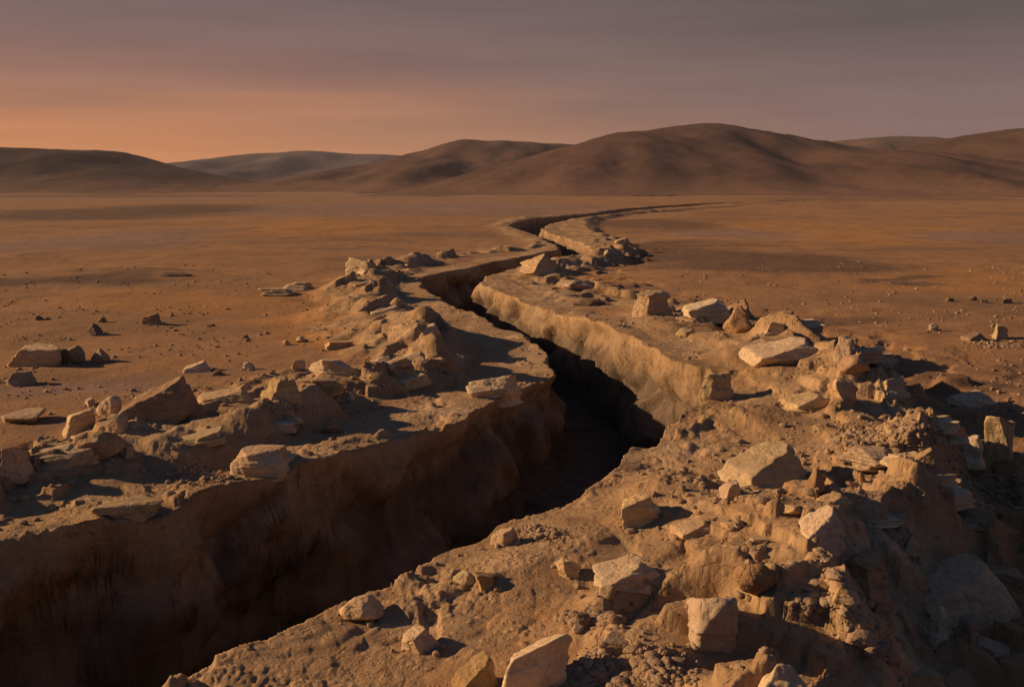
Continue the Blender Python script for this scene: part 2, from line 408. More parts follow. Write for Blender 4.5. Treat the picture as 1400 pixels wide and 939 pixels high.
def ground_material():
    k = NT('desert_ground')
    pos = k.n('ShaderNodeNewGeometry').outputs['Position']
    sp = k.n('ShaderNodeAttribute', attribute_name='spoil').outputs['Fac']
    wl = k.n('ShaderNodeAttribute', attribute_name='wall').outputs['Fac']
    big = k.noise(pos, .035, 5, .6, (1, 2.2, 1))
    mid = k.noise(pos, .28, 6, .65)
    fine = k.noise(pos, 3.5, 6, .7)
    grit = k.noise(pos, 22, 4, .8)
    at_ = lambda n_: k.n('ShaderNodeAttribute', attribute_name=n_).outputs['Fac']
    plain = k.ramp(big, [(.34, (.30, .18, .105)), (.46, (.42, .235, .115)), (.54, (.47, .25, .11)), (.66, (.38, .225, .13))])
    plain = k.mix(k.math('MULTIPLY', at_('ochre'), .75), plain, (.56, .275, .09))
    plain = k.mix(k.math('MULTIPLY', at_('mauve'), .80), plain, (.35, .23, .185))
    plain = k.mix(k.math('MULTIPLY', at_('pavement_shade'), .9), plain, (.145, .092, .066))
    plain = k.mix(k.math('MULTIPLY', k.ramp(mid, [(.42, (0, 0, 0)), (.62, (1, 1, 1))]), .40), plain, (.26, .155, .09))
    # desert varnish: darker gravelly patches with a shape of their own
    var = k.ramp(k.noise(pos, .11, 7, .75), [(.55, (0, 0, 0)), (.66, (1, 1, 1))])
    plain = k.mix(k.math('MULTIPLY', var, .6), plain, (.19, .12, .085))
    speck = k.ramp(k.noise(pos, 6.0, 3, .8), [(.60, (0, 0, 0)), (.68, (1, 1, 1))])
    plain = k.mix(k.math('MULTIPLY', speck, k.ramp(k.noise(pos, .16, 3, .6), [(.45, (0, 0, 0)), (.6, (.7, .7, .7))])), plain, (.14, .09, .06))
    spoilc = k.ramp(mid, [(.30, (.33, .203, .105)), (.50, (.51, .330, .178)), (.68, (.66, .460, .275))])
    spoilc = k.mix(k.math('MULTIPLY', k.ramp(fine, [(.42, (1, 1, 1)), (.6, (0, 0, 0))]), .5), spoilc, (.36, .215, .11))
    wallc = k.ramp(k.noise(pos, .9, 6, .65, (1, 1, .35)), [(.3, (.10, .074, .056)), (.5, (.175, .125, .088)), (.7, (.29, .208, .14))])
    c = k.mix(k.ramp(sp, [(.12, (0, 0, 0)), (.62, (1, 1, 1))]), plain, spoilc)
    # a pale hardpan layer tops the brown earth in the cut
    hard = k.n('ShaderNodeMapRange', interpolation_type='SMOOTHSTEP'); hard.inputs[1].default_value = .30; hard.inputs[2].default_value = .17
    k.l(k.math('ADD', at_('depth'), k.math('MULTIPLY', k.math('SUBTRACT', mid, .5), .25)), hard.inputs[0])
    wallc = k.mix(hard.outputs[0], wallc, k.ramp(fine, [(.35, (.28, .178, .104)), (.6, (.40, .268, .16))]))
    deep_shade = k.n('ShaderNodeMapRange', interpolation_type='SMOOTHSTEP'); deep_shade.inputs[1].default_value = .50; deep_shade.inputs[2].default_value = .66
    k.l(k.math('ADD', at_('depth'), k.math('MULTIPLY', k.math('SUBTRACT', mid, .5), .35)), deep_shade.inputs[0])
    wallc = k.mix(deep_shade.outputs[0], wallc, k.ramp(fine, [(.35, (.070, .060, .054)), (.6, (.12, .098, .083))]))   # trench shade painted in: wall colour darkens with depth
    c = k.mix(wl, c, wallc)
    wv = k.n('ShaderNodeVectorMath', operation='ADD'); k.l(pos, wv.inputs[0])
    wn = k.n('ShaderNodeTexNoise'); wn.inputs['Scale'].default_value = 1.1; wn.inputs['Detail'].default_value = 4; k.l(pos, wn.inputs['Vector']); 
    wsc = k.n('ShaderNodeVectorMath', operation='SCALE'); k.l(wn.outputs['Color'], wsc.inputs[0]); wsc.inputs['Scale'].default_value = 2.6
    k.l(wsc.outputs[0], wv.inputs[1])
    vo = k.n('ShaderNodeTexVoronoi', feature='DISTANCE_TO_EDGE'); vo.inputs['Scale'].default_value = 1.0
    vm = k.n('ShaderNodeMapping'); vm.inputs['Scale'].default_value = (1.3, 1.3, .34); k.l(wv.outputs[0], vm.inputs['Vector']); k.l(vm.outputs['Vector'], vo.inputs['Vector'])
    crack = k.math('MAXIMUM', k.ramp(vo.outputs['Distance'], [(.0, (0, 0, 0)), (.05, (1, 1, 1))]), k.ramp(k.noise(pos, .8, 4, .7), [(.42, (0, 0, 0)), (.56, (1, 1, 1))]))
    def clods(scale, lo, hi, seedv):
        v_ = k.n('ShaderNodeTexVoronoi', feature='F1'); v_.inputs['Scale'].default_value = scale; v_.inputs['Randomness'].default_value = 1.0
        k.l(pos, v_.inputs['Vector'])
        hgt = k.ramp(v_.outputs['Distance'], [(.12, (1, 1, 1)), (.42, (0, 0, 0))])
        keep = k.ramp(v_.outputs['Color'], [(lo, (0, 0, 0)), (hi, (1, 1, 1))])
        msk = k.ramp(k.noise(pos, seedv, 4, .65), [(.44, (0, 0, 0)), (.58, (1, 1, 1))])
        return k.math('MULTIPLY', k.math('MULTIPLY', hgt, keep), msk)
    clod = clods(6.0, .45, .6, .55); clod2 = clods(15.0, .4, .55, .9)
    rk = k.math('MAXIMUM', wl, k.ramp(sp, [(.45, (0, 0, 0)), (.9, (.8, .8, .8))]))
    c = k.mix(.35, c, k.ramp(grit, [(.30, (.35, .35, .35)), (.5, (1, 1, 1)), (.75, (1.25, 1.2, 1.15))]), 'MULTIPLY')
    return k.out(c, .95, [(mid, .12, .2), (k.math('MULTIPLY', crack, rk), .65, .07), (clod, .8, .05), (clod2, .8, .025), (fine, .5, .05), (grit, .9, .025)])


def rock_material(name, a, b, c, dark):
    k = NT(name)
    tc = k.n('ShaderNodeTexCoord').outputs['Object']
    rnd = k.n('ShaderNodeObjectInfo').outputs['Random']
    add = k.n('ShaderNodeVectorMath', operation='ADD'); k.l(tc, add.inputs[0])
    cmb = k.n('ShaderNodeCombineXYZ'); k.l(k.math('MULTIPLY', rnd, 37.0), cmb.inputs[0]); k.l(k.math('MULTIPLY', rnd, 11.0), cmb.inputs[1])
    k.l(cmb.outputs[0], add.inputs[1]); v = add.outputs[0]
    big = k.noise(v, 1.3, 5, .6); fine = k.noise(v, 7, 6, .7); grit = k.noise(v, 34, 4, .75)
    bed = k.noise(v, 2.2, 4, .6, (.6, .6, 4.0))
    cc = k.ramp(big, [(.3, a), (.5, b), (.7, c)])
    cc = k.mix(k.math('MULTIPLY', k.ramp(fine, [(.36, (1, 1, 1)), (.52, (0, 0, 0))]), .55), cc, dark)
    cc = k.mix(.3, cc, k.ramp(bed, [(.3, (.55, .5, .48)), (.6, (1.1, 1.08, 1.05))]), 'MULTIPLY')
    cc = k.mix(.35, cc, k.ramp(grit, [(.3, (.4, .4, .4)), (.55, (1, 1, 1)), (.8, (1.2, 1.2, 1.2))]), 'MULTIPLY')
    tone = k.n('ShaderNodeHueSaturation'); k.l(cc, tone.inputs['Color'])
    k.l(k.math('ADD', k.math('MULTIPLY', rnd, .34), .84), tone.inputs['Value'])
    k.l(k.math('ADD', k.math('MULTIPLY', k.math('FRACT', k.math('MULTIPLY', rnd, 7.3)), .018), .498), tone.inputs['Hue'])
    k.l(k.math('ADD', k.math('MULTIPLY', k.math('FRACT', k.math('MULTIPLY', rnd, 13.7)), .25), .86), tone.inputs['Saturation'])
    wn = k.n('ShaderNodeTexNoise'); wn.inputs['Scale'].default_value = 2.0; k.l(v, wn.inputs['Vector'])
    wsc = k.n('ShaderNodeVectorMath', operation='SCALE'); k.l(wn.outputs['Color'], wsc.inputs[0]); wsc.inputs['Scale'].default_value = .7
    wv = k.n('ShaderNodeVectorMath', operation='ADD'); k.l(v, wv.inputs[0]); k.l(wsc.outputs[0], wv.inputs[1])
    vo = k.n('ShaderNodeTexVoronoi', feature='DISTANCE_TO_EDGE'); vo.inputs['Scale'].default_value = 2.1; k.l(wv.outputs[0], vo.inputs['Vector'])
    crack = k.ramp(vo.outputs['Distance'], [(.0, (0, 0, 0)), (.045, (1, 1, 1))])
    return k.out(tone.outputs['Color'], .92, [(big, .4, .12), (k.math('MAXIMUM', crack, k.ramp(k.noise(v, .9, 3, .6), [(.42, (0, 0, 0)), (.55, (1, 1, 1))])), .4, .03), (bed, .35, .05), (fine, .6, .05), (grit, .5, .012)])


def hill_material(name, a, b, c):
    k = NT(name)
    pos = k.n('ShaderNodeNewGeometry').outputs['Position']
    big = k.noise(pos, .012, 6, .62); mid = k.noise(pos, .07, 6, .65); fine = k.noise(pos, .4, 5, .7)
    cc = k.ramp(big, [(.32, a), (.5, b), (.68, c)])
    cc = k.mix(.3, cc, k.ramp(mid, [(.3, (.62, .60, .60)), (.7, (1.2, 1.17, 1.12))]), 'MULTIPLY')
    cc = k.mix(.10, cc, k.ramp(fine, [(.35, (.55, .55, .55)), (.6, (1.1, 1.1, 1.1))]), 'MULTIPLY')
    zc = k.n('ShaderNodeSeparateXYZ'); k.l(pos, zc.inputs[0])
    zz = k.math('ADD', zc.outputs[2], k.math('MULTIPLY', k.math('SUBTRACT', mid, .5), 14.0))
    fan = k.n('ShaderNodeMapRange', interpolation_type='SMOOTHSTEP'); k.l(zz, fan.inputs[0]); fan.inputs[1].default_value = 14.0; fan.inputs[2].default_value = -3.0
    cc = k.mix(fan.outputs[0], cc, (.24, .142, .095))
    return k.out(cc, 1.0, [(mid, .25, 5.0)], .05)


M_GROUND = ground_material()
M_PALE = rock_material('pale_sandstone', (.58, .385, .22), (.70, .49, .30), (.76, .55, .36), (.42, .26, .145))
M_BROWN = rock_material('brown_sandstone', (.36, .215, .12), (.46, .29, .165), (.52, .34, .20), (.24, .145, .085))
M_DARK = rock_material('dark_sandstone', (.20, .125, .085), (.28, .18, .115), (.33, .21, .135), (.13, .085, .06))
M_GRAVEL = rock_material('gravel_stone', (.36, .23, .13), (.48, .32, .19), (.56, .39, .245), (.28, .17, .10))

me = mesh_np('ground', co, quads)
for nm, arr in (('spoil', SP), ('wall', WL), ('depth', DP), ('pavement_shade', PD), ('mauve', PM), ('ochre', PO)):
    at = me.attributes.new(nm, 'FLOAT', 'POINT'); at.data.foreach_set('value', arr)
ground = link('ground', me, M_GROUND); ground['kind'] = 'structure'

# ------------------------------------------------------------------ hills
def make_hill(sil, peak_y, foot_y, mat, seed, spur=0.10, spur_scale=120.0, foot_skew=0.0):
    S = np.array([at_depth(px, py, peak_y) for px, py in sil])
    order = np.argsort(S[:, 0]); S = S[order]
    w = peak_y - foot_y
    xs = np.linspace(S[0, 0], S[-1, 0], 260)
    yv = np.linspace(foot_y - 0.25 * w, peak_y + 1.1 * w, 220)
    # smooth profile
    pz = np.interp(xs, S[:, 0], S[:, 1])
    ker = np.hanning(11); ker /= ker.sum()
    pz = np.convolve(np.pad(pz, 5, mode='edge'), ker, 'valid')
    GX, GY = np.meshgrid(xs, yv, indexing='ij')
    PZ = np.repeat(pz[:, None], len(yv), 1)
    u = (GY - peak_y - 0.10 * w * fbm(GX / 200, GX * 0 + seed, seed, 2)) / w
    u = u + 0.20 * fbm(GX / spur_scale, GY / (spur_scale * 2.4), seed + 3, 3) * (u < 0)
    bell = np.where(np.abs(u) < 1.12, np.cos(np.clip(u / 1.12, -1, 1) * math.pi / 2) ** 2.1, 0)
    gul = fbm(GX / spur_scale + 0.4 * GY / spur_scale, GY / (spur_scale * 2), seed + 7, 4)
    Zh = PZ * bell * (1 + spur * gul * (1 - bell ** 4)) + 0.010 * PZ.max() * fbm(GX / 14, GY / 14, seed + 9, 4) * np.clip(bell * 4, 0, 1)
    edge = np.minimum(1, np.minimum(np.arange(260), np.arange(260)[::-1]) / 10.0)[:, None]
    Zh = Zh * edge - 2.0 * (bell <= 0.002) - 1.5 * (1 - edge)
    P = np.stack([GX, GY, Zh], -1).reshape(-1, 3)
    ii = np.arange(P.shape[0]).reshape(260, 220)
    q = np.stack([ii[:-1, :-1], ii[1:, :-1], ii[1:, 1:], ii[:-1, 1:]], -1).reshape(-1, 4)
    o = link('hill', mesh_np('hill', P, q), mat); o['kind'] = 'structure'
    return o


HB = hill_material('hill_brown', (.088, .051, .040), (.122, .070, .054), (.148, .087, .066))
HD = hill_material('hill_dark', (.065, .040, .033), (.085, .053, .042), (.105, .065, .05))
HV = hill_material('hill_mauve', (.11, .092, .105), (.13, .105, .115), (.15, .115, .12))
make_hill([(-420, 262), (-250, 215), (-90, 198), (0, 203), (60, 205), (150, 206), (200, 222), (300, 243), (400, 257), (500, 266)], 900, 560, HD, 201)
make_hill([(200, 240), (262, 221), (330, 214), (410, 206.5), (470, 210), (550, 213), (640, 232), (700, 250)], 1900, 1200, HV, 211, .1, 200)
make_hill([(380, 258), (430, 244), (500, 227), (560, 212), (640, 196), (685, 197), (720, 200), (790, 201), (860, 215), (940, 250)], 1150, 640, HB, 221)
make_hill([(560, 262), (620, 244), (700, 222), (780, 203), (830, 186), (870, 183), (965, 169), (1000, 172), (1060, 184), (1130, 197), (1210, 211), (1260, 228), (1330, 262)], 820, 440, HB, 231, .13, 130)
make_hill([(1040, 225), (1130, 195), (1220, 186), (1290, 190), (1400, 197), (1500, 230)], 1500, 900, HB, 241, .1, 160)
make_hill([(1040, 262), (1110, 240), (1200, 214), (1290, 191), (1360, 180), (1400, 175), (1480, 168), (1600, 172), (1750, 215), (1900, 262)], 760, 430, HB, 251, .2, 90)

# ------------------------------------------------------------------ camera
cd = bpy.data.cameras.new('camera')
cd.sensor_width = 36.0; cd.lens = FPX / 1400.0 * 36.0
cd.clip_start = 0.1; cd.clip_end = 20000
cam = bpy.data.objects.new('camera', cd); col.objects.link(cam)
cam.location = (0, 0, CAM_H); cam.rotation_euler = (math.pi / 2 - PITCH, 0, 0)
sc.camera = cam

# ------------------------------------------------------------------ rocks
bpy.context.view_layer.update()
_ico = {}


def ico(level):
    if level in _ico: return _ico[level]
    import bmesh
    bm = bmesh.new(); bmesh.ops.create_icosphere(bm, subdivisions=level, radius=1.0)
    v = np.array([q.co[:] for q in bm.verts]); f = np.array([[q.index for q in p.verts] for p in bm.faces])
    bm.free(); _ico[level] = (v / np.linalg.norm(v, axis=1)[:, None], f)
    return _ico[level]


def rock_verts(seed, shape, level, strata=0):
    """A fractured convex block: flat faces from cutting planes, worn edges, pitted surface. Unit half-size."""
    r = np.random.default_rng(seed)
    D, F = ico(level)
    pl = []
    def add(n, o):
        n = np.array(n, float); pl.append((n / np.linalg.norm(n), o))
    if shape == 'slab':
        add((r.normal(0, .10), r.normal(0, .10), 1), .70); add((0, 0, -1), .9)
        a0 = r.uniform(0, 6.28); k_ = r.integers(4, 7)
        for k in range(k_): a = a0 + k * 6.283 / k_ + r.normal(0, .25); add((math.cos(a), math.sin(a), r.normal(0.1, .3)), r.uniform(.62, 1.0))
        for k in range(2): a = r.uniform(0, 6.28); add((math.cos(a), math.sin(a), 1.3), r.uniform(.7, .95))
    elif shape == 'peak':
        a0 = r.uniform(0, 6.28)
        for k in range(4): a = a0 + k * 1.571 + r.normal(0, .25); add((math.cos(a), math.sin(a), r.uniform(.3, .75)), r.uniform(.5, .72))
        for k in range(2): a = r.uniform(0, 6.28); add((math.cos(a), math.sin(a), r.normal(0, .2)), r.uniform(.7, .95))
    elif shape == 'wedge':
        add((-.55, -.1, 1), .42); add((1, .1, .25), .72); add((.1, -1, .35), .65); add((0, 1, .2), .75); add((-1, 0, .2), .95); add((.5, -.6, .8), .8)
        for k in range(2): add(r.normal(0, 1, 3), r.uniform(.75, 1))
    elif shape == 'round':
        for k in range(13): add(r.normal(0, 1, 3), r.uniform(.72, 1))
    else:                                     # block
        a0 = r.uniform(0, 1.57)
        for k in range(4): a = a0 + k * 1.571 + r.normal(0, .22); add((math.cos(a), math.sin(a), r.normal(.12, .22)), r.uniform(.58, .82))
        add((r.normal(0, .3), r.normal(0, .2), 1), r.uniform(.55, .75)); add((0, 0, -1), .9)
        for k in range(3): n = r.normal(0, 1, 3); n[2] = abs(n[2]) * .8; add(n, r.uniform(.66, .9))
    ex = 16.0 if shape == 'round' else 44.0
    inv = np.zeros(len(D)) + (1.12 if shape == 'round' else 1.4) ** -ex
    for n_i, (n, o) in enumerate(pl):
        c = D @ n
        o = o * (1 + .055 * fbm3(D * 2.3 + n_i * 3.1, seed + n_i, 3))
        rr = np.where(c > .02, o / np.maximum(c, .02), 9.0)
        inv += np.maximum(rr, .05) ** -ex
    rad = inv ** (-1 / ex)
    V = D * rad[:, None]
    V = V / np.abs(V).max(0)
    # bedding: softer layers are worn back, harder ones stand out
    if strata:
        zl_ = V[:, 2] * strata + .35 * fbm3(V * 1.1, seed + 5, 2) + .3 * V[:, 0]
        k0 = np.floor(zl_).astype(np.int64); fz = zl_ - k0
        a_ = h2(k0, k0 * 0, seed); b_ = h2(k0 + 1, k0 * 0, seed)
        lay = a_ + (b_ - a_) * smooth((fz - .82) / .18)
        V[:, :2] *= (.80 + .22 * lay)[:, None]
    q = V * 1.0 + seed % 97
    amp = .06 if shape == 'round' else .038
    dsp = amp * fbm3(q * 1.9, seed, 4) - .05 * np.maximum(0, .5 - np.abs(fbm3(q * 1.3 + 5, seed + 3, 2)) * 6) * r.uniform(.3, 1)
    V = V + D * dsp[:, None]
    return V, F


def drop(px, py):
    d = Vector(pix_dir(px, py)).normalized()
    ok, loc, nrm, _ = ground.ray_cast(Vector((0, 0, CAM_H)), d)
    return loc if ok else None


def zat(x, y, top=30):
    ok, loc, nrm, _ = ground.ray_cast(Vector((x, y, top)), Vector((0, 0, -1)))
    return loc.z if ok else 0.0


MATS = {'p': M_PALE, 'b': M_BROWN, 'd': M_DARK}


def rock(name, px, pyb, w, h, shape, mat, label, group=None, rot=None, tilt=(0, 0), deep=.8, sink=.22, seed=None):
    """px: centre, pyb: base line, w/h: size, all in picture pixels; placed where its base meets the ground."""
    if shape == 'slab' and name == 'flat_rock': sink = .5
    elif name == 'flat_rock' or shape == 'wedge': sink = .4
    elif shape == 'block': sink = .36
    seed = seed if seed is not None else int(px * 7 + pyb * 13) % 9973
    r = random.Random(seed)
    loc = drop(px, pyb)
    dist = loc.y
    sc_ = dist / FPX
    w *= 1.12; h *= 1.15
    W = w * sc_; Dp = W * deep
    sp = max(.12, (CAM_H - loc.z) / math.hypot(dist, CAM_H))
    H = max(.38 * h * sc_, h * sc_ - .45 * Dp * sp)
    lev = 6 if w > 62 else (5 if w > 30 else (4 if w > 14 else 3))
    V, F = rock_verts(seed, shape, lev, (3.0 if shape in ('slab', 'wedge') else 2.2) if (w > 30 and shape != 'round') else 0)
    V = V * np.array([W / 2, Dp / 2, H * (1 + sink) / 2])
    rz = rot if rot is not None else (r.uniform(-.5, .5))
    R = np.array(Matrix.Rotation(math.radians(tilt[0]), 3, 'X') @ Matrix.Rotation(math.radians(tilt[1]), 3, 'Y') @ Matrix.Rotation(rz, 3, 'Z'))
    V = V @ R.T
    x = loc.x; y = loc.y + Dp * .38; z = zat(x, y)
    if z - loc.z > .25 * H:                      # set on a slope: keep it standing out of the slope
        y = loc.y + Dp * .15; z = .6 * loc.z + .4 * min(zat(x, y), loc.z + .3 * H)
    elif z < loc.z - .3 * H:
        z = loc.z - .3 * H
    foot = sorted(zat(x + .36 * W * a, y + .36 * Dp * b) for a, b in ((-1, 0), (1, 0), (0, -1), (0, 1), (.6, -.6), (-.6, -.6)))
    z = min(z, foot[2] + .15 * H)
    V[:, 2] += -V[:, 2].min() - sink * H
    o = link(name, mesh_np(name, V, F), MATS[mat])
    o.location = (x, y, z)
    o['label'] = label; o['category'] = 'rock' if name != 'boulder' else 'boulder'
    if group: o['group'] = group
    return o

